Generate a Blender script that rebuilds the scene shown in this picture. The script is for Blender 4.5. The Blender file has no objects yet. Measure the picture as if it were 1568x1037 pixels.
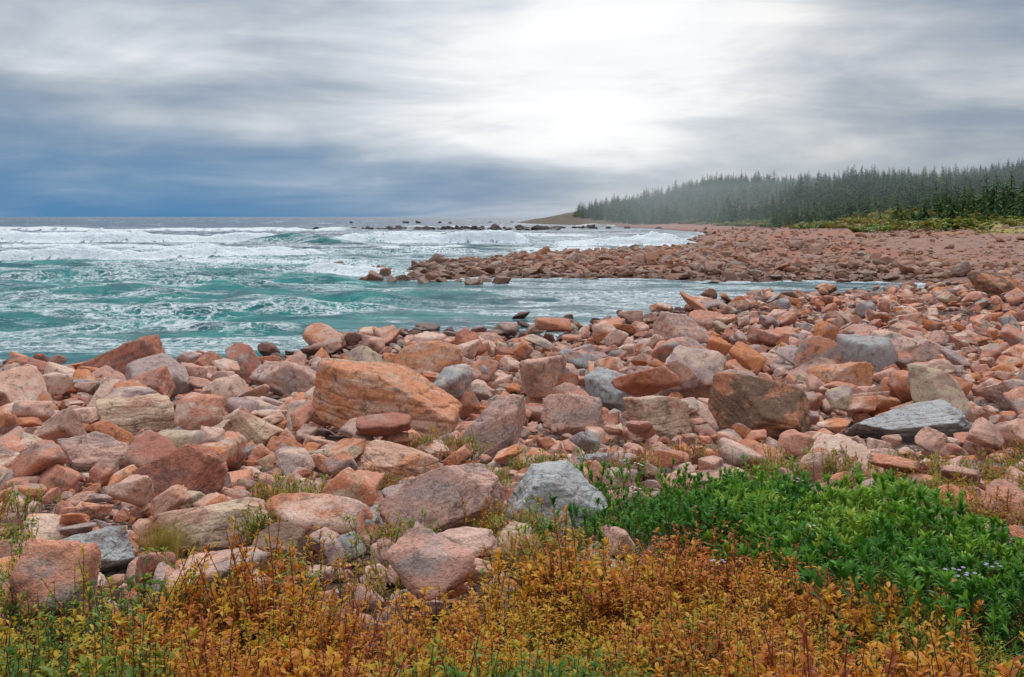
import bpy, bmesh, math, random, time
import numpy as np
from mathutils import Vector
random.seed(7); RNG=np.random.default_rng(7)
scene=bpy.context.scene
# ------------------------------------------------------------ noise
_P=np.random.default_rng(3).random(4096*4)
def _h(ix,iy,iz=0):
    h=(ix.astype(np.int64)*73856093) ^ (iy.astype(np.int64)*19349663) ^ (np.asarray(iz).astype(np.int64)*83492791)
    h=(h^(h>>13))*1274126177
    return _P[(h^(h>>16))&16383]
def vn2(x,y):
    ix=np.floor(x);iy=np.floor(y);fx=x-ix;fy=y-iy
    fx=fx*fx*(3-2*fx);fy=fy*fy*(3-2*fy)
    a=_h(ix,iy);b=_h(ix+1,iy);c=_h(ix,iy+1);d=_h(ix+1,iy+1)
    return (a+(b-a)*fx)*(1-fy)+(c+(d-c)*fx)*fy
def fbm(x,y,o=4,s=0):
    r=0;a=.5;t=0
    for i in range(o):
        r=r+a*vn2(x+s*17.3+i*31.7,y+s*9.1+i*11.3);t+=a;a*=.5;x=x*2.03;y=y*2.03
    return r/t
def vn3(x,y,z):
    ix=np.floor(x);iy=np.floor(y);iz=np.floor(z);fx=x-ix;fy=y-iy;fz=z-iz
    fx=fx*fx*(3-2*fx);fy=fy*fy*(3-2*fy);fz=fz*fz*(3-2*fz)
    def L(k):
        a=_h(ix,iy,iz+k);b=_h(ix+1,iy,iz+k);c=_h(ix,iy+1,iz+k);d=_h(ix+1,iy+1,iz+k)
        return (a+(b-a)*fx)*(1-fy)+(c+(d-c)*fx)*fy
    return L(0)*(1-fz)+L(1)*fz
def fbm3(p,o=3,s=0):
    r=0;a=.5;t=0;p=p+s*13.7+100
    for i in range(o):
        r=r+a*vn3(p[:,0],p[:,1],p[:,2]);t+=a;a*=.5;p=p*2.05+7.1
    return r/t
def ss(a,b,x):
    t=np.clip((x-a)/(b-a),0,1);return t*t*(3-2*t)
# ------------------------------------------------------------ terrain
COAST=np.array([(-400,25),(-120,32),(-60,35),(-30,37),(-19.8,38.4),(-14,36.5),(-11,37.6),(-9,41),(-5.7,47.4),(-3,45.5),(-0.75,47.4),(1.7,46.5),(4,52),(8.3,58.6),(13.5,65.3),
 (19.5,71.4),(25,73.7),(33,76),(36.5,81),(37,89),(28.5,93.3),(20,92),(13.5,95.3),(4.3,97),(-2.8,98),(-8,93),(-11,100),(-10,120),(-7,131),(1.6,150),(12.4,163),(25,176),
 (33,205),(50,280),(66,340),(72,380),(70,500),(62,653),(36,760),(18,850),(4,1000),(60,1300),(300,2000),(900,4000),(5000,4000),(5000,-200),(-400,-200)],float)
def sdist(x,y):
    x=x.ravel();y=y.ravel();d=np.full(x.shape,1e9);ins=np.zeros(x.shape,bool);n=len(COAST)
    for i in range(n):
        ax,ay=COAST[i];bx,by=COAST[(i+1)%n]
        ex,ey=bx-ax,by-ay;t=np.clip(((x-ax)*ex+(y-ay)*ey)/(ex*ex+ey*ey),0,1)
        d=np.minimum(d,np.hypot(x-ax-t*ex,y-ay-t*ey))
        c=((ay>y)!=(by>y));
        with np.errstate(divide='ignore',invalid='ignore'):
            xi=(bx-ax)*(y-ay)/((by-ay) if by!=ay else 1e-9)+ax
        ins^=c&(x<xi)
    return np.where(ins,d,-d)
def ground(x,y,detail=True):
    x=np.asarray(x,float);y=np.asarray(y,float);sh=x.shape
    s=sdist(x,y).reshape(sh);sp=np.maximum(s,0)
    A=3.0*sp/(sp+np.maximum(y-12,0)+1e-3)
    A=np.where(y<12,3.0+1.1*np.clip((12-y)/9,0,1.25),A)
    A=A+1.0*np.exp(-((x-27)**2+(y-55)**2)/60)*ss(0,6,sp)
    A=A+ss(30,60,x)*ss(10,40,y)*1.5*ss(0,25,sp)
    B=1.0*(1-np.exp(-sp/9))+3.2*ss(18,75,sp)
    B=B+ss(105,150,x)*ss(230,330,y)*(3+2*ss(130,300,x))
    B=B+ss(112,190,x)*ss(380,500,y)*(7+9*fbm(x/90,y/90,2,77)+10*ss(200,330,x))
    B=B+ss(560,850,y)*ss(5,95,sp)*(6+6*fbm(x/60,y/60,2,78))*ss(320,150,x)+ss(680,880,y)*ss(0,20,sp)*2.2
    w=ss(74,100,y)
    z=A*(1-w)+B*w
    z=np.where(s<0,np.maximum(s*0.12,-4),z)
    if detail:
        z=z+(fbm(x/1.7,y/1.7,3)-.5)*.22*np.clip((y-2)/10,.3,1)+(fbm(x/11,y/11,2,3)-.5)*.7*ss(0,12,sp)*ss(14,40,y)
    return z
def mk_mesh(name,V,F,smooth=True,attrs=None,midx=None):
    me=bpy.data.meshes.new(name);V=np.asarray(V,np.float32);F=np.asarray(F,np.int32)
    k=F.shape[1];me.vertices.add(len(V));me.vertices.foreach_set('co',V.ravel())
    me.loops.add(F.size);me.loops.foreach_set('vertex_index',F.ravel())
    me.polygons.add(len(F));me.polygons.foreach_set('loop_start',np.arange(0,F.size,k,dtype=np.int32))
    me.polygons.foreach_set('loop_total',np.full(len(F),k,np.int32))
    me.polygons.foreach_set('use_smooth',np.full(len(F),smooth))
    if midx is not None: me.polygons.foreach_set('material_index',np.asarray(midx,np.int32))
    me.update(calc_edges=True)
    if attrs:
        for n,a in attrs.items():
            at=me.attributes.new(n,'FLOAT','POINT');at.data.foreach_set('value',np.asarray(a,np.float32))
    return me
def gridF(r,c):
    i=np.arange(r-1)[:,None]*c+np.arange(c-1)[None,:];i=i.ravel()
    return np.stack([i,i+1,i+c+1,i+c],1)
def add(name,me,mats=(),loc=(0,0,0),coll=None):
    ob=bpy.data.objects.new(name,me);ob.location=loc
    for m in mats: me.materials.append(m)
    (coll or scene.collection).objects.link(ob);return ob
# ------------------------------------------------------------ node helper
class NT:
    def __init__(s,t): s.t=t;s.n=t.nodes;s.l=t.links
    def new(s,ty,**k):
        n=s.n.new(ty)
        for a,b in k.items(): setattr(n,a,b)
        return n
    def set(s,sock,v):
        if hasattr(v,'is_output'): s.l.new(v,sock)
        elif v is not None:
            if isinstance(v,(tuple,list)) and sock.type=='RGBA' and len(v)==3: v=tuple(v)+(1,)
            sock.default_value=v
    def m(s,op,a,b=None,c=None,clamp=False):
        n=s.new('ShaderNodeMath',operation=op,use_clamp=clamp)
        s.set(n.inputs[0],a);s.set(n.inputs[1],b);s.set(n.inputs[2],c);return n.outputs[0]
    def mix(s,f,a,b,bt='MIX'):
        n=s.new('ShaderNodeMix',data_type='RGBA',blend_type=bt,clamp_factor=True)
        s.set(n.inputs[0],f);s.set(n.inputs[6],a);s.set(n.inputs[7],b);return n.outputs[2]
    def step(s,x,a,b,o0=0.,o1=1.):
        n=s.new('ShaderNodeMapRange',interpolation_type='SMOOTHSTEP')
        s.set(n.inputs[0],x);n.inputs[1].default_value=a;n.inputs[2].default_value=b;n.inputs[3].default_value=o0;n.inputs[4].default_value=o1;return n.outputs[0]
    def noise(s,v,sc,det=4,rough=.55,dist=0):
        n=s.new('ShaderNodeTexNoise');s.set(n.inputs['Vector'],v);n.inputs['Scale'].default_value=sc;n.inputs['Detail'].default_value=det
        n.inputs['Roughness'].default_value=rough;n.inputs['Distortion'].default_value=dist;return n.outputs['Fac']
    def vor(s,v,sc,feat='F1',out='Distance'):
        n=s.new('ShaderNodeTexVoronoi',feature=feat);s.set(n.inputs['Vector'],v);n.inputs['Scale'].default_value=sc;return n.outputs[out]
    def vm(s,op,a,b=None):
        n=s.new('ShaderNodeVectorMath',operation=op);s.set(n.inputs[0],a)
        if b is not None: s.set(n.inputs[1],b)
        return n.outputs[0]
    def comb(s,x,y,z):
        n=s.new('ShaderNodeCombineXYZ');s.set(n.inputs[0],x);s.set(n.inputs[1],y);s.set(n.inputs[2],z);return n.outputs[0]
    def sep(s,v):
        n=s.new('ShaderNodeSeparateXYZ');s.set(n.inputs[0],v);return n.outputs
    def ramp(s,f,pts,interp='LINEAR'):
        n=s.new('ShaderNodeValToRGB');r=n.color_ramp;r.interpolation=interp
        while len(r.elements)<len(pts): r.elements.new(.5)
        for e,(p,c) in zip(r.elements,pts): e.position=p;e.color=tuple(c)+(1,)
        s.set(n.inputs[0],f);return n.outputs[0]
    def bump(s,h,st,dist,nrm=None):
        n=s.new('ShaderNodeBump');s.set(n.inputs['Height'],h);s.set(n.inputs['Strength'],st);n.inputs['Distance'].default_value=dist
        if nrm is not None: s.set(n.inputs['Normal'],nrm)
        return n.outputs[0]
def newmat(name):
    m=bpy.data.materials.new(name);m.use_nodes=True;t=NT(m.node_tree);t.n.clear()
    t.out=t.new('ShaderNodeOutputMaterial');return m,t
def principled(t,col,rough=.8,nrm=None,spec=.5):
    b=t.new('ShaderNodeBsdfPrincipled');t.set(b.inputs['Base Color'],col);t.set(b.inputs['Roughness'],rough);t.set(b.inputs['Specular IOR Level'],spec)
    if nrm is not None: t.set(b.inputs['Normal'],nrm)
    t.l.new(b.outputs[0],t.out.inputs[0]);return b
# ------------------------------------------------------------ materials
def rock_mat(name,fixed=None):
    m,t=newmat(name)
    pos=t.new('ShaderNodeNewGeometry').outputs['Position']
    oi=t.new('ShaderNodeObjectInfo');rnd=oi.outputs['Random']
    p=t.vm('ADD',pos,t.comb(t.m('MULTIPLY',rnd,57.),t.m('MULTIPLY',rnd,91.),t.m('MULTIPLY',rnd,33.)))
    if fixed: base=fixed[0];alt=fixed[1]
    else:
        base=t.ramp(rnd,[(0,(.60,.26,.17)),(.15,(.64,.36,.26)),(.30,(.44,.30,.27)),(.37,(.62,.23,.10)),(.50,(.68,.43,.33)),(.61,(.40,.15,.10)),(.69,(.60,.31,.23)),(.81,(.37,.35,.34)),(.86,(.66,.28,.17)),(.95,(.54,.40,.27))],'CONSTANT')
        r2=t.m('FRACT',t.m('MULTIPLY',rnd,17.3))
        alt=t.ramp(r2,[(0,(.40,.29,.25)),(.25,(.70,.48,.37)),(.5,(.56,.21,.11)),(.75,(.40,.23,.18))],'CONSTANT')
    sp=t.vm('MULTIPLY',p,(1,1,2.6))
    n1=t.noise(sp,1.6,4,.6);c=t.mix(t.step(n1,.46,.60),base,alt)
    n2=t.noise(p,6,5,.72);c=t.mix(t.m('MULTIPLY',t.step(n2,.50,.68),.75),c,(.14,.08,.06))
    c=t.mix(t.m('MULTIPLY',t.step(n2,.43,.27),.6),c,(.78,.60,.49))
    n3=t.noise(p,42,2,.7);c=t.mix(t.step(n3,.35,.7,.0,.5),c,t.mix(1.,c,(1.4,1.4,1.35),'MULTIPLY'))
    c=t.mix(t.step(n3,.42,.25,0,.5),c,(.13,.09,.08))
    if fixed:
        cr=t.vor(t.vm('ADD',t.vm('MULTIPLY',p,(1,1,1.9)),t.comb(t.m('MULTIPLY',n2,.5),t.m('MULTIPLY',n1,.6),n2)),1.5,'DISTANCE_TO_EDGE')
        crm=t.step(cr,.0,.025,1,0);c=t.mix(t.m('MULTIPLY',crm,.5),c,(.06,.04,.035))
    z=t.sep(pos)[2];Yp=t.sep(pos)[1]
    wet=t.step(t.m('ADD',z,t.m('MULTIPLY',t.m('SUBTRACT',n1,.5),1.4)),.4,1.1,1,0)
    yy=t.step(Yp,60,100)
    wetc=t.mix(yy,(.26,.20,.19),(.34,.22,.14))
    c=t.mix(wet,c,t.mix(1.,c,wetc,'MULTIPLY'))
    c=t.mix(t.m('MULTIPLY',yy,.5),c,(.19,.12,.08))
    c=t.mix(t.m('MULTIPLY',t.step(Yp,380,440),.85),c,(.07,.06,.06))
    h=t.m('ADD',t.m('MULTIPLY',n2,.7),t.m('MULTIPLY',n3,.2))
    nr=t.bump(h,.9,.09)
    ro=t.m('SUBTRACT',.88,t.m('MULTIPLY',wet,.5))
    principled(t,c,ro,nr,.25);return m
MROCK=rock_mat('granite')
def leaf_mat(name,pts,big=.35,rn=.35,trans=.3):
    m,t=newmat(name)
    a=t.new('ShaderNodeAttribute',attribute_name='leafrnd').outputs['Fac']
    tn=t.new('ShaderNodeAttribute',attribute_name='tint',attribute_type='INSTANCER').outputs['Fac']
    r=t.new('ShaderNodeObjectInfo').outputs['Random']
    f=t.m('ADD',t.m('ADD',t.m('MULTIPLY',a,1-big-rn),t.m('MULTIPLY',tn,big)),t.m('MULTIPLY',r,rn))
    c=t.ramp(f,pts)
    b=t.new('ShaderNodeBsdfPrincipled');t.set(b.inputs['Base Color'],c);b.inputs['Roughness'].default_value=.5;b.inputs['Specular IOR Level'].default_value=.3
    tr=t.new('ShaderNodeBsdfTranslucent');t.set(tr.inputs[0],c)
    mx=t.new('ShaderNodeMixShader');mx.inputs[0].default_value=trans;t.l.new(b.outputs[0],mx.inputs[1]);t.l.new(tr.outputs[0],mx.inputs[2])
    t.l.new(mx.outputs[0],t.out.inputs[0]);return m
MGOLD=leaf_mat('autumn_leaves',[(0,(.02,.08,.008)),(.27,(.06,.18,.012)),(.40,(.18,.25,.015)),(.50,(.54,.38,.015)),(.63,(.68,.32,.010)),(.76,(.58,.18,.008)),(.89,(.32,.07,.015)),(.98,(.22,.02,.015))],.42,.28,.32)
MGREEN=leaf_mat('green_leaves',[(0,(.012,.07,.008)),(.35,(.035,.15,.012)),(.6,(.10,.28,.018)),(.8,(.25,.42,.03)),(1,(.48,.50,.06))],.3,.25,.33)  # shrub's yellow-green top highlights and dark gaps are put into the leaf colour
MGRASS=leaf_mat('grass_blades',[(0,(.12,.17,.03)),(.4,(.40,.33,.06)),(.8,(.48,.30,.08)),(1,(.35,.15,.05))])
MWEED=leaf_mat('weed_leaves',[(0,(.06,.17,.015)),(.4,(.22,.30,.03)),(.65,(.48,.24,.02)),(.85,(.36,.09,.02)),(1,(.25,.04,.02))])
def flat(name,c,r=.7):
    m,t=newmat(name);o=t.new('ShaderNodeNewGeometry').outputs['Position'];n=t.noise(o,25,2)
    principled(t,t.mix(n,tuple(v*.6 for v in c),tuple(min(1,v*1.3) for v in c)),r);return m
MSTEM=flat('stem_brown',(.15,.04,.025));MBARK=flat('bark',(.08,.06,.05));MPURPLE=flat('aster_petals',(.45,.38,.68));MYEL=flat('flower_centre',(.6,.4,.05));MWHITE=flat('white_petals',(.75,.75,.7))
# spruce
m,t=newmat('spruce_needles');g=t.new('ShaderNodeNewGeometry').outputs['Position'];r=t.new('ShaderNodeObjectInfo').outputs['Random']
lr=t.new('ShaderNodeAttribute',attribute_name='leafrnd').outputs['Fac']
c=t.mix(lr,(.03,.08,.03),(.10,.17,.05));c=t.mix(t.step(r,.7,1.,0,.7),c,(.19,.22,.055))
principled(t,c,.9,None,.1);MSPR=m
# terrain
m,t=newmat('beach_ground');g=t.new('ShaderNodeNewGeometry').outputs['Position'];X,Y,Z=t.sep(g)
n1=t.noise(g,6,4,.7);v=t.vor(g,11.,'F1','Color');ve=t.vor(g,11.,'DISTANCE_TO_EDGE')
peb=t.mix(t.sep(v)[0],(.28,.15,.11),(.44,.32,.27));peb=t.mix(t.step(ve,0,.16,1,0),peb,(.03,.02,.018));near=t.mix(t.step(n1,.42,.62),peb,(.06,.038,.028))
soil=t.mix(n1,(.025,.016,.008),(.08,.05,.025))
near=t.mix(t.step(Y,5.5,7.5,1,0),near,soil)
f1=t.noise(g,.9,6,.75);f2=t.noise(t.vm('MULTIPLY',g,(1,.35,1)),.12,5,.6)
far=t.mix(t.step(f1,.35,.65),(.20,.10,.075),(.46,.27,.21));far=t.mix(t.step(f2,.45,.6,0,.7),far,(.38,.14,.08))
far=t.mix(t.step(f1,.52,.66,0,.6),far,(.12,.085,.07))
gr=t.mix(t.step(t.noise(t.vm('MULTIPLY',g,(1,.4,1)),.25,5,.7),.4,.62),(.42,.32,.07),(.16,.22,.05))
gm=t.step(t.m('ADD',Z,t.m('MULTIPLY',t.m('SUBTRACT',f2,.5),3.)),3.15,3.8)
gm=t.m('MULTIPLY',gm,t.m('MULTIPLY',t.step(Y,90,140),t.step(Y,430,560,1,0)));far=t.mix(gm,far,gr)
far=t.mix(t.step(Y,560,750,0,.85),far,t.mix(t.step(f2,.45,.55),(.12,.075,.065),(.09,.10,.06)))
c=t.mix(t.step(Y,45,90),near,far)
c=t.mix(t.step(Z,-.1,.6,.75,0),c,(.05,.035,.03))
principled(t,c,.9,t.bump(t.m('ADD',f1,n1),.6,.15),.2);MTER=m
# sea
m,t=newmat('sea_water');g=t.new('ShaderNodeNewGeometry').outputs['Position'];X,Y,Z=t.sep(g)
fo=t.new('ShaderNodeAttribute',attribute_name='foam').outputs['Fac']
tl=t.new('ShaderNodeAttribute',attribute_name='teal').outputs['Fac']
gs=t.vm('MULTIPLY',g,(.5,1.,0))
wn=t.noise(gs,.35,3,.6);wn2=t.noise(g,1.3,3,.65)
wp=t.vm('ADD',gs,t.comb(t.m('MULTIPLY',wn2,1.6),t.m('MULTIPLY',wn,3.2),0.))
ed=t.vor(wp,.85,'DISTANCE_TO_EDGE');ed2=t.vor(wp,2.1,'DISTANCE_TO_EDGE')
lace=t.m('MAXIMUM',t.step(ed,0,.12,1,0),t.step(ed2,0,.13,.8,0))
fine=t.noise(g,3.5,5,.75)
big=t.noise(t.vm('MULTIPLY',g,(.3,1.,0)),.2,5,.65)
lz=t.m('MULTIPLY',lace,t.step(t.m('ADD',big,t.m('MULTIPLY',fo,.45)),.48,.64))
solid=t.step(t.m('ADD',fo,t.m('MULTIPLY',t.m('SUBTRACT',fine,.5),1.2)),.45,.68)
streak=t.m('MULTIPLY',t.step(t.noise(t.vm('MULTIPLY',g,(.16,1.,0)),.30,6,.7),.55,.62),t.step(fine,.40,.56))
foam=t.m('MAXIMUM',solid,t.m('MAXIMUM',t.m('MULTIPLY',lz,t.step(fine,.34,.55,.1,1.)),t.m('MULTIPLY',streak,t.step(Y,60,120,.3,.75))),clamp=True)
foam=t.m('MULTIPLY',foam,t.step(Y,260,700,1,.12));foam=t.m('MAXIMUM',foam,t.m('MULTIPLY',solid,.98))
deep=t.mix(t.step(Y,100,420),(.006,.065,.095),(.008,.045,.09));deep=t.mix(t.step(Y,500,2500),deep,(.006,.032,.075))
teal=t.mix(t.step(wn,.35,.65),(.0,.13,.145),(.008,.28,.25))
w=t.mix(tl,deep,teal);w=t.mix(t.m('MULTIPLY',t.step(big,.42,.6),.3),w,(.008,.06,.085))
fcol=t.mix(t.step(fine,.3,.55),(.60,.70,.73),(.92,.94,.94))  # blue-grey shadow in the foam lows is painted into the colour
col=t.mix(foam,w,fcol)
h=t.m('ADD',t.noise(t.vm('MULTIPLY',g,(.6,1.2,1.)),1.0,4,.65),t.m('MULTIPLY',fine,.3))
nr=t.bump(h,1.,.7);ro=t.m('ADD',.16,t.m('MULTIPLY',foam,.65))
principled(t,col,ro,nr,.20);MSEA=m
# ------------------------------------------------------------ terrain mesh
ys=np.concatenate([np.linspace(-12,4,14),4*np.exp(np.linspace(0,math.log(4000/4),500))[1:]])
ts=np.sinh(np.linspace(-1.6,1.6,380))/math.sinh(1.6)
YY,TT=np.meshgrid(ys,ts,indexing='ij');XX=TT*(np.abs(YY)*1.15+22)
ZZ=ground(XX,YY)
add('ground',mk_mesh('ground',np.stack([XX,YY,ZZ],-1).reshape(-1,3),gridF(*XX.shape)),[MTER])
# ------------------------------------------------------------ sea mesh
ys=np.concatenate([24*np.exp(np.linspace(0,math.log(420/24),950)),420*np.exp(np.linspace(0,math.log(30000/420),160))[1:]])
ts=np.linspace(-1.,1.,760)
YY,TT=np.meshgrid(ys,ts,indexing='ij');XX=TT*(YY*.74+6)
s=sdist(XX,YY).reshape(XX.shape)
cal=ss(2,22,-s);inl=1-.45*ss(-14,0,XX)*ss(110,90,YY)
H=np.zeros_like(XX)
wob=fbm(XX/40,YY/40,2,1)*9
H+=.50*np.sin((YY+wob+.12*XX)/3.1)*fbm(XX/30,YY/20,2,2)*2*cal
H+=.42*np.sin((YY*.95-.25*XX+wob*1.4)/1.55+2*fbm(XX/12,YY/12,2,8))*fbm(XX/18,YY/13,2,5)*cal
H+=(fbm(XX/4,YY/2.2,4,6)-.5)*.85*(.5+.5*cal)
H*=inl*np.clip(YY/70,.6,1.0)*(1-.5*ss(120,200,YY))*ss(4000,700,YY)
foam=np.zeros_like(XX)
BR=[(-150,-50,232,.03,2.0,4.6,1.1),(-106,-84,240,.0,2.7,4.6,1.1),(-58,-37,222,-.15,2.7,6,.15),(-44,-30,228,.1,3.2,4.5,1.1),(-32,6,224,.1,2.2,4.2,1.1),(-75,-28,143,.06,1.3,3.2,1.05),(-36,-27,150,.1,1.8,3.2,1.1),(-24,-10,104,-.35,1.0,2.6,.85),
 (-21,-13,118,0,.9,2.4,.7),(-14,-5,73,-.2,1.0,3.2,.1),(-18,-8,62,.1,.5,2.5,.45),(-34,-20,84,.05,.8,3,.25),(6,38,202,.5,1.4,4,.95),(22,38,212,.2,3.0,5,1.1),(-2,20,172,.45,.7,2.6,.8),(-70,-35,172,0,.8,2.6,.85),(-100,-55,192,.02,.9,2.6,.9),
 (-28,-6,188,0,.7,2.6,.75),(-50,30,300,0,1.2,5,.7),(40,84,1050,0,3.5,20,1),(-75,10,560,0,2,12,.7),(-280,-60,420,0,1.4,9,.7),(30,64,640,0,2.5,14,.8),(-20,4,760,.0,4.5,16,.9),(-220,-110,300,0,1.6,6,.9),
 (-45,-18,128,.08,.7,2.2,.7),(-55,-38,98,0,.8,2.8,.2),(-30,-12,90,.1,.7,2.8,.15),(-20,-4,158,.1,.8,2.4,.6),(-26,-10,54,.1,.4,2,.35)]
for (xa,xb,y0,k,hh,w,fs) in BR:
    xm=(xa+xb)/2
    yc=y0+k*(XX-xm)+(fbm(XX/(w*5),XX*0+y0,3,4)-.5)*w*2.8
    e=ss(xa-w,xa+w*1.8,XX)*ss(xb+w,xb-w*1.8,XX)
    t_=(YY-yc)/w;lr=fbm(XX/(w*2.4),YY/90+y0,3,9);amp=hh*e*(.45+1.1*lr)
    H+=amp*np.where(t_<0,np.exp(-(t_/.34)**2),np.exp(-(t_/1.0)**2))
    ragged=(fbm(XX/(w*.22),YY/(w*.22),4,7)-.5)
    f=e*(ss(-1.1+1.2*(lr-.5),-.45,t_+ragged*1.6)*ss(.5,.0,t_+ragged)*ss(.14,.34,lr+.2*fs)+.34*ss(0,.2,t_)*ss(2.0,.4,t_))*fs
    H+=ragged*.9*hh*.6*e*min(fs,1)*np.exp(-((t_+.2)/.6)**2)
    foam=np.maximum(foam,f)
foam=np.maximum(foam,.62*ss(-2.6,.0,s+2.2*(fbm(XX/3,YY/3,3,12)-.5)))
foam=np.maximum(foam,.44*ss(.51,.65,fbm(XX/9,YY/2.6,4,13)))
foam=np.maximum(foam,.50*ss(.55,.67,fbm(XX/26,YY/5,4,15))*ss(60,140,YY))
teal=np.clip(ss(190,70,YY)*(1-.6*ss(-14,2,XX))*(.5+1.0*fbm(XX/25,YY/9,3,14))+.9*np.clip(H,0,1.6)*ss(330,230,YY),0,1)
add('sea',mk_mesh('sea',np.stack([XX,YY,H],-1).reshape(-1,3),gridF(*XX.shape),True,{'foam':foam.ravel(),'teal':teal.ravel()}),[MSEA])
# ------------------------------------------------------------ rocks
_ico={}
def ico(n):
    if n not in _ico:
        bm=bmesh.new();bmesh.ops.create_icosphere(bm,subdivisions=n,radius=1)
        V=np.array([v.co[:] for v in bm.verts]);V/=np.linalg.norm(V,axis=1)[:,None];F=np.array([[v.index for v in f.verts] for f in bm.faces]);bm.free();_ico[n]=(V,F)
    return _ico[n]
def rock_mesh(name,seed,sub,dims=(1,.75,.55),p=46,np_=10,rough=.04):
    r=np.random.default_rng(seed);V,F=ico(sub)
    N=r.normal(size=(np_,3));N/=np.linalg.norm(N,axis=1)[:,None];D=r.uniform(.5,.95,np_)
    # box-like fracture planes
    q=r.normal(size=(3,3));q,_=np.linalg.qr(q*.4+np.eye(3));N=np.vstack([N,q,-q]);D=np.concatenate([D,r.uniform(.55,.85,6)])
    dt=np.maximum(V@N.T/D,1e-4);mxv=dt.max(1);R=1/(mxv*((dt/mxv[:,None])**p).sum(1)**(1/p))
    P=V*R[:,None];P/=np.abs(P).max(0)
    d=(fbm3(P*1.6,3,seed)-.5)*.13+(np.abs(fbm3(P*4.0,3,seed+5)-.5))*-.18+(fbm3(P*13,2,seed+9)-.5)*rough
    st=P@q[2]*4+fbm3(P*1.5,2,seed+2)*1.2;fr=st-np.floor(st);d=d-.045*np.exp(-((fr-.5)/.07)**2)
    P=P*(1+d)[:,None]*np.array(dims)
    return mk_mesh(name,P,F,True)
rc=bpy.data.collections.new('rock_shapes')
NR=30
for i in range(NR):
    r=np.random.default_rng(100+i);add('rock_shape_%02d'%i,rock_mesh('rock_shape',100+i,4,(1,r.uniform(.6,.95),r.uniform(.42,.75) if i<20 else r.uniform(.28,.42))),[MROCK],coll=rc)
def scatter(name,pts,rot,scl,idx,coll,tint=None):
    pts=np.asarray(pts,np.float32);n=len(pts);me=bpy.data.meshes.new(name);me.vertices.add(n);me.vertices.foreach_set('co',pts.ravel())
    for nm,a in(('rot',rot),('scl',scl)):
        at=me.attributes.new(nm,'FLOAT_VECTOR','POINT');at.data.foreach_set('vector',np.asarray(a,np.float32).ravel())
    at=me.attributes.new('idx','INT','POINT');at.data.foreach_set('value',np.asarray(idx,np.int32))
    at=me.attributes.new('tint','FLOAT','POINT');at.data.foreach_set('value',np.asarray(tint if tint is not None else np.zeros(n),np.float32))
    ob=bpy.data.objects.new(name,me);scene.collection.objects.link(ob)
    ng=bpy.data.node_groups.new(name+'_gn','GeometryNodeTree');ng.interface.new_socket('Geometry',in_out='INPUT',socket_type='NodeSocketGeometry');ng.interface.new_socket('Geometry',in_out='OUTPUT',socket_type='NodeSocketGeometry')
    N=ng.nodes;gi=N.new('NodeGroupInput');go=N.new('NodeGroupOutput');ip=N.new('GeometryNodeInstanceOnPoints');ci=N.new('GeometryNodeCollectionInfo')
    ci.inputs['Collection'].default_value=coll;ci.inputs['Separate Children'].default_value=True;ci.inputs['Reset Children'].default_value=True
    ip.inputs['Pick Instance'].default_value=True
    def na(nm,ty):
        a=N.new('GeometryNodeInputNamedAttribute');a.data_type=ty;a.inputs['Name'].default_value=nm;return a.outputs['Attribute']
    L=ng.links;L.new(gi.outputs[0],ip.inputs['Points']);L.new(ci.outputs[0],ip.inputs['Instance']);L.new(na('idx','INT'),ip.inputs['Instance Index'])
    L.new(na('rot','FLOAT_VECTOR'),ip.inputs['Rotation']);L.new(na('scl','FLOAT_VECTOR'),ip.inputs['Scale']);L.new(ip.outputs[0],go.inputs[0])
    md=ob.modifiers.new('scatter','NODES');md.node_group=ng;return ob
def in_poly(x,y,P):
    ins=np.zeros(x.shape,bool);n=len(P)
    for i in range(n):
        ax,ay=P[i];bx,by=P[(i+1)%n]
        if ay==by: continue
        ins^=((ay>y)!=(by>y))&(x<(bx-ax)*(y-ay)/(by-ay)+ax)
    return ins
SHRUB=[(.62,7.3),(.8,8.2),(1.1,9.0),(1.7,9.2),(2.5,8.8),(2.75,7.6),(3.0,6.6),(3.3,6.0),(7,5.2),(7,2.4),(2.2,2.9),(2.05,3.7),(1.95,4.5),(1.6,5.3),(1.2,6.1)]
def meadow_edge(x): return 5.0+.25*np.sin(x*1.7)+.2*np.sin(x*4.1+1)+.9*ss(-.3,1.,x)-.3*ss(-1,-3,x)
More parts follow.
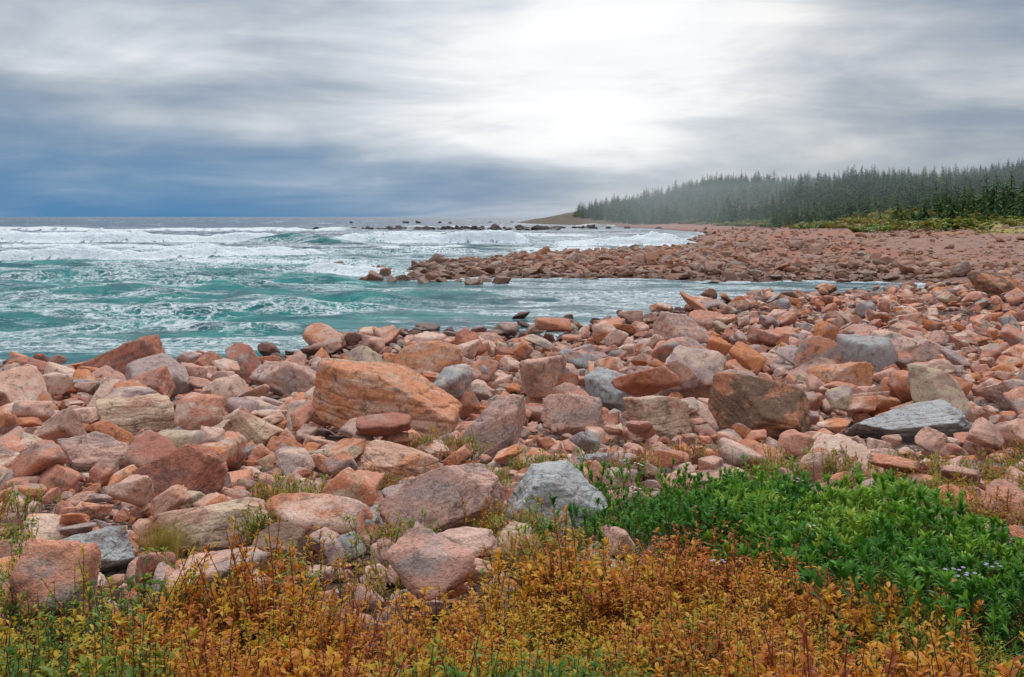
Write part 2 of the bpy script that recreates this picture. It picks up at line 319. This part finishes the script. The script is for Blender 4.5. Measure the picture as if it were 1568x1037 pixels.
# hero boulders: (x,y,width,depth,height,rotz,tiltx,tilty,mat,seed)
def fm(n,a,b): return rock_mat(n,(a,b))
MO=fm('granite_orange',(.64,.26,.13),(.60,.34,.23));MG=fm('granite_grey',(.44,.43,.42),(.36,.32,.30));MP=fm('granite_pink',(.62,.36,.28),(.48,.33,.28))
MB=fm('granite_brown',(.24,.14,.09),(.60,.26,.14));MT=fm('granite_tan',(.64,.44,.30),(.54,.29,.20));MR=fm('granite_red',(.50,.19,.12),(.36,.17,.13))
HERO=[(-1.8,14.8,2.4,1.6,1.25,.1,.15,.12,MO,41),(-11.6,30,2.4,1.6,1.7,.3,.1,-.3,MR,12),(6.3,37,2.3,1.8,1.8,.2,0,.3,MP,13),(3.7,14.8,1.6,1.0,1.2,-.2,.1,.15,MB,54),(5.6,14.2,1.9,1.0,.6,.1,0,-.05,MG,45),
 (.32,7.7,.80,.6,.66,.2,.15,.1,MG,16),(-.6,7.8,1.1,.55,.62,-.1,.1,-.3,MP,17),(-2.15,7.25,1.0,.55,.5,.1,.15,-.08,MT,18),(-3.05,9.1,.9,.6,.7,.3,.1,-.3,MR,19),(2.0,18.8,1.7,1.0,1.0,.1,0,.25,MG,40),
 (-.25,13.1,1.2,.7,.85,.5,0,-.35,MP,21),(.88,14.9,1.05,.8,.9,.1,0,.1,MP,22),(2.15,14.8,1.05,.7,.8,.2,0,.2,MT,23),(-2.3,26.5,2.1,1.4,1.5,.2,0,-.25,MO,24),(-3.65,14,.9,.6,.7,0,0,.1,MT,25),
 (25.8,53,3,2.2,2.2,.4,0,.2,MB,26),(-15.7,33,2.6,1.5,.9,.1,0,.15,MR,27),(-2.75,6.6,.62,.42,.32,.1,.1,-.1,MG,28),(-1.5,6.4,.45,.36,.42,.4,.2,-.3,MB,29),(-.6,6.2,.42,.35,.3,.2,0,0,MP,30),
 (-9.3,30.5,1.6,1.2,1.2,.4,0,.2,MR,32),(-5.3,24,2.0,1.3,1.1,.3,0,.2,MP,33),(9.3,18.2,1.5,1.1,.9,.2,0,.2,MP,34),(7.2,22,1.9,1.1,1.0,.1,0,-.2,MO,35),(.05,6.75,.42,.4,.34,.4,0,.1,MT,36),(-1.15,10.6,1.1,.7,.55,.3,0,.2,MO,37),(-5.8,15.5,1.4,.9,.8,.5,0,.2,MT,38),
 (-4.6,11.3,1.1,.7,.6,.3,.1,.2,MP,61),(4.1,19.8,1.6,1.1,.9,.5,0,-.2,MP,62),(-7.5,20,1.7,1.2,1.0,.2,.1,-.2,MR,63),(12.5,30,2.1,1.4,1.2,.2,0,.2,MP,64),(.6,22.5,1.7,1.1,.8,.6,0,.2,MT,65)]
for i,(x,y,w,d,h,rz,tx,ty,mt,sd) in enumerate(HERO):
    me=rock_mesh('boulder',sd*7,6 if y<16 else 5,(w/2,d/2,h/2))
    z=float(ground(np.array([x]),np.array([y]))[0]);o=add('boulder',me,[mt],(x,y,z+h*.34));o.rotation_euler=(tx,ty,rz)
HX=np.array([h[0] for h in HERO]);HY=np.array([h[1] for h in HERO]);HR=np.array([max(h[2],h[3])/2 for h in HERO])
def place(xa,xb,ya,yb,cell,rmin,rmax,prob=1.,sink=.2,lift=.25,cone=True,herok=.85,extra=None):
    xs=np.arange(xa,xb,cell);yv=np.arange(ya,yb,cell);X,Y=np.meshgrid(xs,yv);X=X.ravel()+RNG.uniform(-.5,.5,X.size)*cell;Y=Y.ravel()+RNG.uniform(-.5,.5,Y.size)*cell
    k=RNG.random(X.size)<prob
    if cone: k&=np.abs(X)<Y*.57+2.5
    X=X[k];Y=Y[k]
    s=sdist(X,Y);k=s>-1.2-RNG.random(X.size)*1.2
    k&=(s>0)|(RNG.random(X.size)<.35)
    k&=~in_poly(X,Y,SHRUB);k&=Y>meadow_edge(X)+.1+rmin
    if extra is not None: k&=extra(X,Y,s)
    X=X[k];Y=Y[k]
    R=rmin+(rmax-rmin)*RNG.random(X.size)**2
    D=np.hypot(X[:,None]-HX,(Y[:,None]-HY)*np.where(Y[:,None]<HY,.8,1))
    k=(D>HR*herok+R[:,None]*.6).all(1);X=X[k];Y=Y[k];R=R[k]
    Z=np.maximum(ground(X,Y),-.35)+R*(lift*RNG.random(X.size)**1.5*2-sink+.1)
    return np.stack([X,Y,Z],1),R
P=[];S=[]
bands=[(4.8,10,.50,1),(10,16,.70,1),(16,26,.95,1),(26,42,1.15,1),(42,82,1.2,0)]
for ya,yb,g_,sm in bands:
    W=yb*.57+3
    for a in((2.0*g_,.46*g_,.84*g_,.6,.1,.6),(.96*g_,.27*g_,.52*g_,.85,.1,.8),(.50*g_,.16*g_,.33*g_,.9,.2,.7)):
        p,r=place(-W,W,ya,yb,a[0],a[1],a[2],a[3],a[4],a[5]);P.append(p);S.append(r)
    if sm:
        p,r=place(-W,W,ya,yb,.26*g_,.05*g_,.16*g_,.85,.2,.5);P.append(p);S.append(r)
for xa,xb,ya,yb,c_,r0,r1,pr in((-12,45,92,185,2.2,.6,1.25,.55),(-12,50,92,185,1.3,.3,.75,.8),(-12,60,92,135,.9,.2,.45,.5),(36,110,75,230,3.2,.35,.9,.55),(36,100,75,200,1.7,.2,.5,.7),(40,140,200,420,4.0,.4,1.1,.6)):
    p,r=place(xa,xb,ya,yb,c_,r0,r1,pr,.25,.25,False,.8,lambda X,Y,s:((s<14+RNG.random(X.size)*30)|(fbm(X/16,Y/16,2,88)+RNG.random(X.size)*.25>.62))&(np.abs(X)<Y*.62));P.append(p);S.append(r)
for cx,cy,n,sx,sy,r0,r1 in((-9.5,92,16,3.2,2.5,.5,1.2),(-20,118,3,1.0,.6,.8,1.2),(-15,112,3,1.,.5,.6,1.),(-50,455,55,24,3,1.2,2.4),(-18,460,50,24,4,1.2,2.6),(14,490,50,26,5,1.2,2.8),(-5,51,5,1.6,1,.4,.8),(3.2,55,8,2.4,1.6,.4,.8),(-1.5,50,7,1.6,1,.35,.7),(-13,120,3,2,2,.6,1.1),(-9,130,6,4,3,.5,1.1),(-40,900,12,50,4,2,4),(2,105,12,6,3,.5,1.2),(-7,104,14,3,4,.5,1.2)):
    X=cx+RNG.normal(size=n)*sx;Y=cy+RNG.normal(size=n)*sy;R=RNG.uniform(r0,r1,n);P.append(np.stack([X,Y,R*RNG.uniform(-.15,.2,n)],1));S.append(R)
P=np.vstack(P);S=np.concatenate(S);n=len(P)
rot=np.stack([RNG.normal(0,.3,n),RNG.normal(0,.3,n),RNG.uniform(0,6.28,n)],1)
k=RNG.random(n)<.25;rot[k,0]+=RNG.uniform(-1.2,1.2,k.sum())
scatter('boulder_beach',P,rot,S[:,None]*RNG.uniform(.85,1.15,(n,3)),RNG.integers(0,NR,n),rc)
# ------------------------------------------------------------ plants
class PB:
    def __init__(s): s.V=[];s.F=[];s.A=[];s.M=[]
    def stem(s,pts,r0,r1,mi=1):
        b=len(s.V);n=len(pts)
        for i,p in enumerate(pts):
            r=r0+(r1-r0)*i/(n-1)
            for k in range(3):
                a=k*2.094;s.V.append((p[0]+r*math.cos(a),p[1]+r*math.sin(a),p[2]));s.A.append(.5)
        for i in range(n-1):
            for k in range(3):
                a=b+i*3+k;c=b+i*3+(k+1)%3;s.F.append((a,c,c+3));s.M.append(mi);s.F.append((a,c+3,a+3));s.M.append(mi)
    def leaf(s,p,d,L,W,rnd,mi=0,droop=.25,up=(0,0,1)):
        d=Vector(d).normalized();sd=d.cross(Vector(up))
        if sd.length<.05: sd=Vector((1,0,0))
        sd.normalize();nn=sd.cross(d).normalized();p=Vector(p);b=len(s.V)
        q=[p,p+d*L*.32+sd*W*.42+nn*W*.16,p+d*L*.36,p+d*L*.32-sd*W*.42+nn*W*.16,p+d*L*.7+sd*W*.38+nn*(W*.12-L*droop*.3),p+d*L*.7-nn*L*droop*.3,p+d*L*.7-sd*W*.38+nn*(W*.12-L*droop*.3),p+d*L-nn*L*droop]
        for v in q: s.V.append(tuple(v));s.A.append(rnd)
        for f in((0,1,2),(0,2,3),(1,4,5),(1,5,2),(2,5,6),(2,6,3),(4,7,5),(5,7,6)): s.F.append(tuple(b+i for i in f));s.M.append(mi)
    def mesh(s,name): return mk_mesh(name,s.V,s.F,True,{'leafrnd':s.A},s.M)
def leafy(seed,stems,H,spread,nl,L,W,whorl=0.,up=.6,basec=0.,topc=1.):
    r=random.Random(seed);b=PB()
    for i in range(stems):
        a=r.uniform(0,6.28);rr=spread*r.random()**.7;h=H*r.uniform(.6,1.1);x0,y0=math.cos(a)*rr*.4,math.sin(a)*rr*.4;lean=(math.cos(a)*rr*.7,math.sin(a)*rr*.7)
        pts=[(x0+lean[0]*t+r.uniform(-.01,.01),y0+lean[1]*t+r.uniform(-.01,.01),h*t-.04) for t in(0,.35,.7,1)]
        b.stem(pts,.003,.0012)
        for j in range(nl):
            t=r.random()**(.45) if not whorl or r.random()>whorl else r.uniform(.88,1.02)
            az=r.uniform(0,6.28)+j*2.4;e=up*r.uniform(.3,1.6)+(whorl*.5 if t>.88 else 0)
            p=(x0+lean[0]*t,y0+lean[1]*t,h*t-.04);sz=r.uniform(.6,1.15)*(1.1-.3*t)
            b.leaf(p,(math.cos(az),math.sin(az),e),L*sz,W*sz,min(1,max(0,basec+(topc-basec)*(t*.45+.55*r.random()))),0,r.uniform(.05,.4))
    return b
def grass(seed,n,H,spread):
    r=random.Random(seed);b=PB()
    for i in range(n):
        a=r.uniform(0,6.28);q=spread*r.random();h=H*r.uniform(.5,1.1);x,y=math.cos(a)*q,math.sin(a)*q;l=r.uniform(.1,.7)*h;w=r.uniform(.0015,.003);rn=r.random();aa=a+r.uniform(-.8,.8)
        bi=len(b.V);sx,sy=-math.sin(aa)*w,math.cos(aa)*w
        for k in range(5):
            t=k/4;ww=1-t*.9;cx=x+math.cos(aa)*l*t*t;cy=y+math.sin(aa)*l*t*t;cz=h*(t-.25*t*t)*1.2-.03
            b.V+= [(cx-sx*ww,cy-sy*ww,cz),(cx+sx*ww,cy+sy*ww,cz)];b.A+=[rn,rn]
        for k in range(4):
            i0=bi+k*2;b.F+=[(i0,i0+1,i0+3),(i0,i0+3,i0+2)];b.M+=[0,0]
    return b
cg=bpy.data.collections.new('autumn_plants');cs=bpy.data.collections.new('shrub_sprigs');cgr=bpy.data.collections.new('grass_clumps');cw=bpy.data.collections.new('weed_sprigs')
for i in range(7): add('sprig_%d'%i,leafy(200+i,4,.30,.13,14,.042,.022,.2,.6).mesh('sprig'),[MGOLD,MSTEM],coll=cg)
for i in range(3): add('sprig_s%d'%i,leafy(240+i,4,.40,.12,20,.030,.014,.0,.9,.3,1).mesh('sprig_s'),[MGOLD,MSTEM],coll=cg)
for i in range(6): add('shrub_%d'%i,leafy(300+i,7,.36,.17,22,.056,.020,.65,1.3).mesh('shrub'),[MGREEN,MSTEM],coll=cs)
for i in range(4): add('tuft_%d'%i,grass(400+i,42,.33,.06).mesh('tuft'),[MGRASS],coll=cgr)
for i in range(4): add('weed_%d'%i,leafy(500+i,5,.28,.14,18,.042,.016,.2,.9).mesh('weed'),[MWEED,MSTEM],coll=cw)
def gz(X,Y): return ground(X,Y)
def rr(n,t=.12): return np.stack([RNG.normal(0,t,n),RNG.normal(0,t,n),RNG.uniform(0,6.28,n)],1)
# autumn meadow
n=9500;Y=RNG.uniform(2.0,6.8,n);X=RNG.uniform(-1,1,n)*(Y*.58+.6);k=(Y<meadow_edge(X)+RNG.normal(0,.22,n))&~in_poly(X+RNG.normal(0,.15,n),Y+RNG.normal(0,.15,n),SHRUB)&(RNG.random(n)<.98-.35*fbm(X*2,Y*2,2,66));X=X[k];Y=Y[k];n=len(X)
tint=np.clip(.38+3.6*(fbm(X*1.7,Y*1.7,3,21)-.5)-.12*ss(3.6,2.4,Y)+.10*ss(-1,1.5,X),0,.92)
hv=.45+1.1*fbm(X*1.8,Y*1.8,2,67)
sc=(hv*RNG.uniform(.75,1.2,n))[:,None]*np.ones(3);idx=np.where(RNG.random(n)<.7,RNG.integers(0,7,n),RNG.integers(7,10,n))
scatter('autumn_meadow',np.stack([X,Y,gz(X,Y)],1),rr(n,.18),sc,idx,cg,tint)
n=1000;Y=RNG.uniform(2.2,6.2,n);X=RNG.uniform(-1,1,n)*(Y*.58+.5);k=(Y<meadow_edge(X))&~in_poly(X,Y,SHRUB)&(fbm(X*1.5,Y*1.5,2,31)>.45+.12*(X<0));X=X[k];Y=Y[k];n=len(X)
scatter('grass_tufts',np.stack([X,Y,gz(X,Y)],1),rr(n),RNG.uniform(.7,1.25,n)[:,None]*np.ones(3),RNG.integers(0,4,n),cgr,RNG.random(n))
# green shrub
n=2900;Y=RNG.uniform(2.4,9.4,n);X=RNG.uniform(.3,6,n);k=in_poly(X+RNG.normal(0,.18,n),Y+RNG.normal(0,.28,n),SHRUB)&(X<Y*.58+.6);X=X[k];Y=Y[k];n=len(X)
hh=.35+1.45*fbm(X*1.5,Y*1.5,2,41)
scatter('bayberry_shrub',np.stack([X,Y,gz(X,Y)+.02],1),rr(n,.2),(hh*RNG.uniform(.8,1.15,n))[:,None]*np.ones(3),RNG.integers(0,6,n),cs,np.clip(fbm(X*2,Y*2,2,42)*2.4-.7,0,1))
# weeds among rocks
WP=[(-2.0,8.7,.35,20),(-1.8,8.2,.25,12),(-1.75,6.9,.2,12),(-3.6,6.4,.35,20),(-2.75,5.9,.25,14),(-.05,7.1,.25,14),(.15,6.9,.2,12),(-.9,12.2,.4,14),(-.5,11.6,.4,10),(1.9,11.5,.5,20),(3.2,10.4,.6,40),(4.2,9.8,.7,45),(5.2,10,.7,40),(3.6,8.8,.5,40),(4.6,8.4,.6,40),(5.6,8.6,.6,30),(3.4,7.6,.4,40),(4.2,7.2,.4,40),(3.8,6.6,.4,30),(2.6,9.8,.4,24),(8.2,29,.8,14),(16,30,.8,14),(-.7,6.6,.3,14),(0.3,10.5,.5,18),(1.2,10.2,.4,16),(-.2,9.0,.3,14),(-1.2,9.6,.3,8),(-4,8,.3,8),(6.5,10.5,.7,24),(5.9,12,.6,14),(-1.0,5.6,.6,24),(0.2,5.8,.5,24)]
A=[];T=[]
for x,y,sp,m_ in WP:
    A.append(np.stack([x+RNG.normal(size=m_)*sp*.45,y+RNG.normal(size=m_)*sp*.45],1));T+= [RNG.random()*.9]*m_
A=np.vstack(A);X,Y=A[:,0],A[:,1];n=len(X)
scatter('wild_weeds',np.stack([X,Y,gz(X,Y)+.10],1),rr(n,.2),(RNG.uniform(.7,1.2,n)*np.where(Y>20,2.2,1))[:,None]*np.ones(3),RNG.integers(0,4,n),cw,T)
GP=[(-2.45,6.9),(-2.5,6.95),(-2.4,7.0),(-2.35,6.8),(-2.9,6.0),(-3.4,6.2),(.95,6.3),(-.4,6.6),(-.15,7.6),(-.1,7.7),(-.2,7.5),(.2,6.6),(3.4,9.4),(3.9,9),(4.6,9.3),(5.1,9.0),(4.2,8.3)]
X=np.repeat([g[0] for g in GP],5)+RNG.normal(0,.06,len(GP)*5);Y=np.repeat([g[1] for g in GP],5)+RNG.normal(0,.06,len(GP)*5);n=len(X)
scatter('dry_grass',np.stack([X,Y,gz(X,Y)+.05],1),rr(n,.25),RNG.uniform(.6,1.,n)[:,None]*np.ones(3),RNG.integers(0,4,n),cgr,.6+.3*RNG.random(n))
# asters
def aster(seed,petal):
    r=random.Random(seed);b=PB();h=.42;b.stem([(0,0,0),(.01,0,h*.5),(.02,.01,h)],.002,.0013,1)
    for q in range(5):
        a=q*1.3;fx,fy,fz=.02+.035*math.cos(a)*(q>0),.01+.035*math.sin(a)*(q>0),h+.02*r.random()
        b.stem([(.02,.01,h-.05),(fx,fy,fz)],.001,.001,1)
        for k in range(11):
            th=k*.571;b.leaf((fx,fy,fz),(math.cos(th),math.sin(th)-.25,.3),.012,.0045,.5,0,.1)
        b.leaf((fx-.003,fy-.003,fz+.003),(1,0,.1),.006,.006,.5,2,0)
    return b.mesh('aster')
ca=bpy.data.collections.new('aster_stems');add('aster_a',aster(1,0),[MPURPLE,MSTEM,MYEL],coll=ca);add('aster_b',aster(2,0),[MWHITE,MSTEM,MYEL],coll=ca)
AP=[(2.05,4.75,0),(2.15,4.7,0),(.95,4.9,0),(2.3,4.9,0),(.9,7.3,1),(1.0,8.9,1),(1.1,8.9,1),(3.1,7.2,1),(2.2,7.9,1),(2.6,6.6,0),(1.7,5.9,1)]
X=np.array([a[0] for a in AP]);Y=np.array([a[1] for a in AP])
scatter('aster_flowers',np.stack([X,Y,gz(X,Y)],1),rr(len(X),.1),np.ones((len(X),3)),[a[2] for a in AP],ca)
# ------------------------------------------------------------ forest
def spruce(seed,wide=1.):
    r=random.Random(seed);b=PB();b.stem([(0,0,-.02),(0,0,.5),(0,0,.98)],.014,.003,1)
    lv=22;dens=r.uniform(.75,1)
    for i in range(lv):
        t=i/lv;z=.05+t*.92;R=(.25*wide*(1-t)**.8+.014)*r.uniform(.65,1.2)
        for k in range(int(7-3*t)):
            if r.random()>dens: continue
            az=r.uniform(0,6.28);L=R*r.uniform(.55,1.25)
            for q in range(3):
                f0=q/3;az2=az+r.uniform(-.35,.35);p=(math.cos(az)*L*f0,math.sin(az)*L*f0,z-.25*L*f0+r.uniform(-.006,.006))
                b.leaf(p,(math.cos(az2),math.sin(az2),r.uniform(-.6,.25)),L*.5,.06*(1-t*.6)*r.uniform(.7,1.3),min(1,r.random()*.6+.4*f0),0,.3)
    for q in range(5): b.leaf((0,0,.95),(r.uniform(-.3,.3),r.uniform(-.3,.3),1),.06,.012,.5,0,0)
    return b.mesh('spruce')
cf=bpy.data.collections.new('spruce_shapes')
for i in range(8): add('spruce_%d'%i,spruce(600+i,[1,1.3,.8,1.6,1,1.2,.9,1.9][i]),[MSPR,MBARK],coll=cf)
FX=[];FY=[];FH=[]
def forest(poly,sp,h0,h1,gap=.32,sd=51):
    P_=np.array(poly);x0,y0=P_.min(0);x1,y1=P_.max(0);X,Y=np.meshgrid(np.arange(x0,x1,sp),np.arange(y0,y1,sp));X=X.ravel()+RNG.uniform(-.6,.6,X.size)*sp;Y=Y.ravel()+RNG.uniform(-.6,.6,Y.size)*sp
    k=in_poly(X+(fbm(X/15,Y/15,2,sd+4)-.5)*14,Y,poly)&(fbm(X/22,Y/22,2,sd)>gap)&(X<Y*.62+10);X=X[k];Y=Y[k];FX.append(X);FY.append(Y)
    FH.append((h0+(h1-h0)*RNG.random(X.size)**1.5)*(.35+1.3*fbm(X/16,Y/22,3,sd+1)))
forest([(122,232),(118,255),(110,285),(102,300),(125,318),(215,318),(200,232)],3.8,5,11,.34)
forest([(104,385),(112,425),(150,430),(250,420),(200,365),(140,360)],4.4,6,10,.36,71)
forest([(120,440),(110,520),(420,620),(400,440)],5.6,8,12,.2,73)
forest([(86,620),(66,760),(54,850),(60,900),(160,940),(330,640),(120,600)],5.6,6,12,.2,75)
forest([(98,560),(112,500),(140,500),(140,600)],5.5,5,8,.42,79)
FX=np.concatenate(FX);FY=np.concatenate(FY);FH=np.concatenate(FH);n=len(FX)
wd=FH*RNG.uniform(1.0,1.7,n)
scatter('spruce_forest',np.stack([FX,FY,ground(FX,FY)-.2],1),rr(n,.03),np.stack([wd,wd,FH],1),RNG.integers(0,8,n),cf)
# low brush in front of the forest
cb=bpy.data.collections.new('brush_shapes')
for i in range(4): add('brush_%d'%i,leafy(700+i,14,.8,.9,26,.26,.15,.2,.5).mesh('brush'),[MWEED,MSTEM],coll=cb)
n=2400;Y=RNG.uniform(170,640,n);X=80+RNG.random(n)*68+np.where(Y>450,-10,0);s=sdist(X,Y);k=(s>32)&(fbm(X/14,Y/14,2,61)>.44)&(X<Y*.6);X=X[k];Y=Y[k];n=len(X)
scatter('coastal_brush',np.stack([X,Y,ground(X,Y)],1),rr(n,.1),RNG.uniform(.8,2.2,n)[:,None]*np.array([1.6,1.6,1]),RNG.integers(0,4,n),cb,RNG.random(n)*.3)
# sea mist lying in the wooded far shore
bm=bmesh.new();bmesh.ops.create_cube(bm,size=1)
for v in bm.verts: v.co=Vector((v.co.x*900+500,v.co.y*640+660,v.co.z*30+14.5))
me=bpy.data.meshes.new('sea_mist');bm.to_mesh(me);bm.free()
m=bpy.data.materials.new('mist');m.use_nodes=True;t=NT(m.node_tree);t.n.clear();o=t.new('ShaderNodeOutputMaterial')
vs=t.new('ShaderNodeVolumeScatter');vs.inputs['Color'].default_value=(.88,.96,1,1);vs.inputs['Density'].default_value=.0012;vs.inputs['Anisotropy'].default_value=.2
t.l.new(vs.outputs[0],o.inputs['Volume']);add('sea_mist',me,[m])
# ------------------------------------------------------------ world
SE,SA=math.radians(52),math.radians(14)   # elevation, azimuth to the right of +Y
w=bpy.data.worlds.new('World');scene.world=w;w.use_nodes=True;t=NT(w.node_tree);t.n.clear();out=t.new('ShaderNodeOutputWorld')
sky=t.new('ShaderNodeTexSky',sky_type='NISHITA');sky.sun_disc=False;sky.sun_elevation=SE;sky.sun_rotation=SA
b1=t.new('ShaderNodeBackground');t.l.new(sky.outputs[0],b1.inputs[0]);b1.inputs[1].default_value=.1
d=t.new('ShaderNodeTexCoord').outputs['Generated'];x,y,z=t.sep(d)
zz=t.m('ADD',t.m('MAXIMUM',z,0.),.15)
cp=t.comb(t.m('MULTIPLY',t.m('DIVIDE',x,zz),.6),t.m('MULTIPLY',t.m('DIVIDE',y,zz),1.0),0.)
n1=t.noise(cp,1.0,5,.5,.6);n3=t.noise(t.vm('MULTIPLY',d,(3.,3.,12.)),1.2,5,.52,.5)
fw=t.step(y,0,.5)
gx=t.m('DIVIDE',t.m('SUBTRACT',x,t.m('ADD',.08,t.m('MULTIPLY',z,.22))),.22);gzv=t.m('DIVIDE',t.m('SUBTRACT',z,.15),.135)
gl=t.m('EXPONENT',t.m('MULTIPLY',t.m('ADD',t.m('MULTIPLY',gx,gx),t.m('MULTIPLY',gzv,gzv)),-1.));gl=t.m('MULTIPLY',gl,fw)
f=t.m('ADD',t.m('MULTIPLY',t.m('SUBTRACT',n1,.5),1.05),t.m('MULTIPLY',t.m('SUBTRACT',n3,.5),1.1))
f=t.m('ADD',t.m('ADD',f,.37),t.m('MULTIPLY',gl,.56))
f=t.m('ADD',f,t.step(z,.12,.24,0,.12))
f=t.m('SUBTRACT',f,t.m('MULTIPLY',t.step(x,.24,.42),.13))
cc=t.ramp(f,[(.0,(.22,.28,.38)),(.25,(.29,.36,.46)),(.45,(.43,.49,.56)),(.65,(.66,.70,.75)),(.83,(.94,.95,.96)),(1,(1.05,1.05,1.05))])
warm=t.step(x,.12,.35);cc=t.mix(t.m('MULTIPLY',warm,.5),cc,t.mix(1.,cc,(1.06,.98,.90),'MULTIPLY'))
bl=t.m('MULTIPLY',t.step(t.m('ADD',x,t.m('MULTIPLY',n1,.15)),.24,-.26),t.step(t.m('ADD',z,t.m('MULTIPLY',t.m('SUBTRACT',n3,.5),.12)),.0,.11,1,0))
cc=t.mix(t.m('MULTIPLY',bl,.97),cc,(.045,.21,.44))
top=t.m('MULTIPLY_ADD',t.step(z,.22,.8),1.1,1.)
b2=t.new('ShaderNodeBackground');t.set(b2.inputs[0],cc);t.set(b2.inputs[1],top)
mx=t.new('ShaderNodeMixShader');mx.inputs[0].default_value=.94;t.l.new(b1.outputs[0],mx.inputs[1]);t.l.new(b2.outputs[0],mx.inputs[2]);t.l.new(mx.outputs[0],out.inputs[0])
sl=bpy.data.lights.new('sun','SUN');sl.energy=1.5;sl.angle=math.radians(10);sl.color=(1,.95,.88)
so=bpy.data.objects.new('sun',sl);scene.collection.objects.link(so)
v=Vector((math.sin(SA)*math.cos(SE),math.cos(SA)*math.cos(SE),math.sin(SE)));so.rotation_euler=v.to_track_quat('Z','Y').to_euler()
# ------------------------------------------------------------ camera
cd=bpy.data.cameras.new('camera');cam=bpy.data.objects.new('camera',cd);scene.collection.objects.link(cam);cam.location=(0,0,6);cam.rotation_euler=(math.radians(90),0,0)
cd.lens=35;cd.sensor_width=36;cd.shift_y=-.119;cd.clip_start=.1;cd.clip_end=60000;scene.camera=cam
scene.view_settings.view_transform='Standard';scene.view_settings.look='None';scene.view_settings.exposure=0
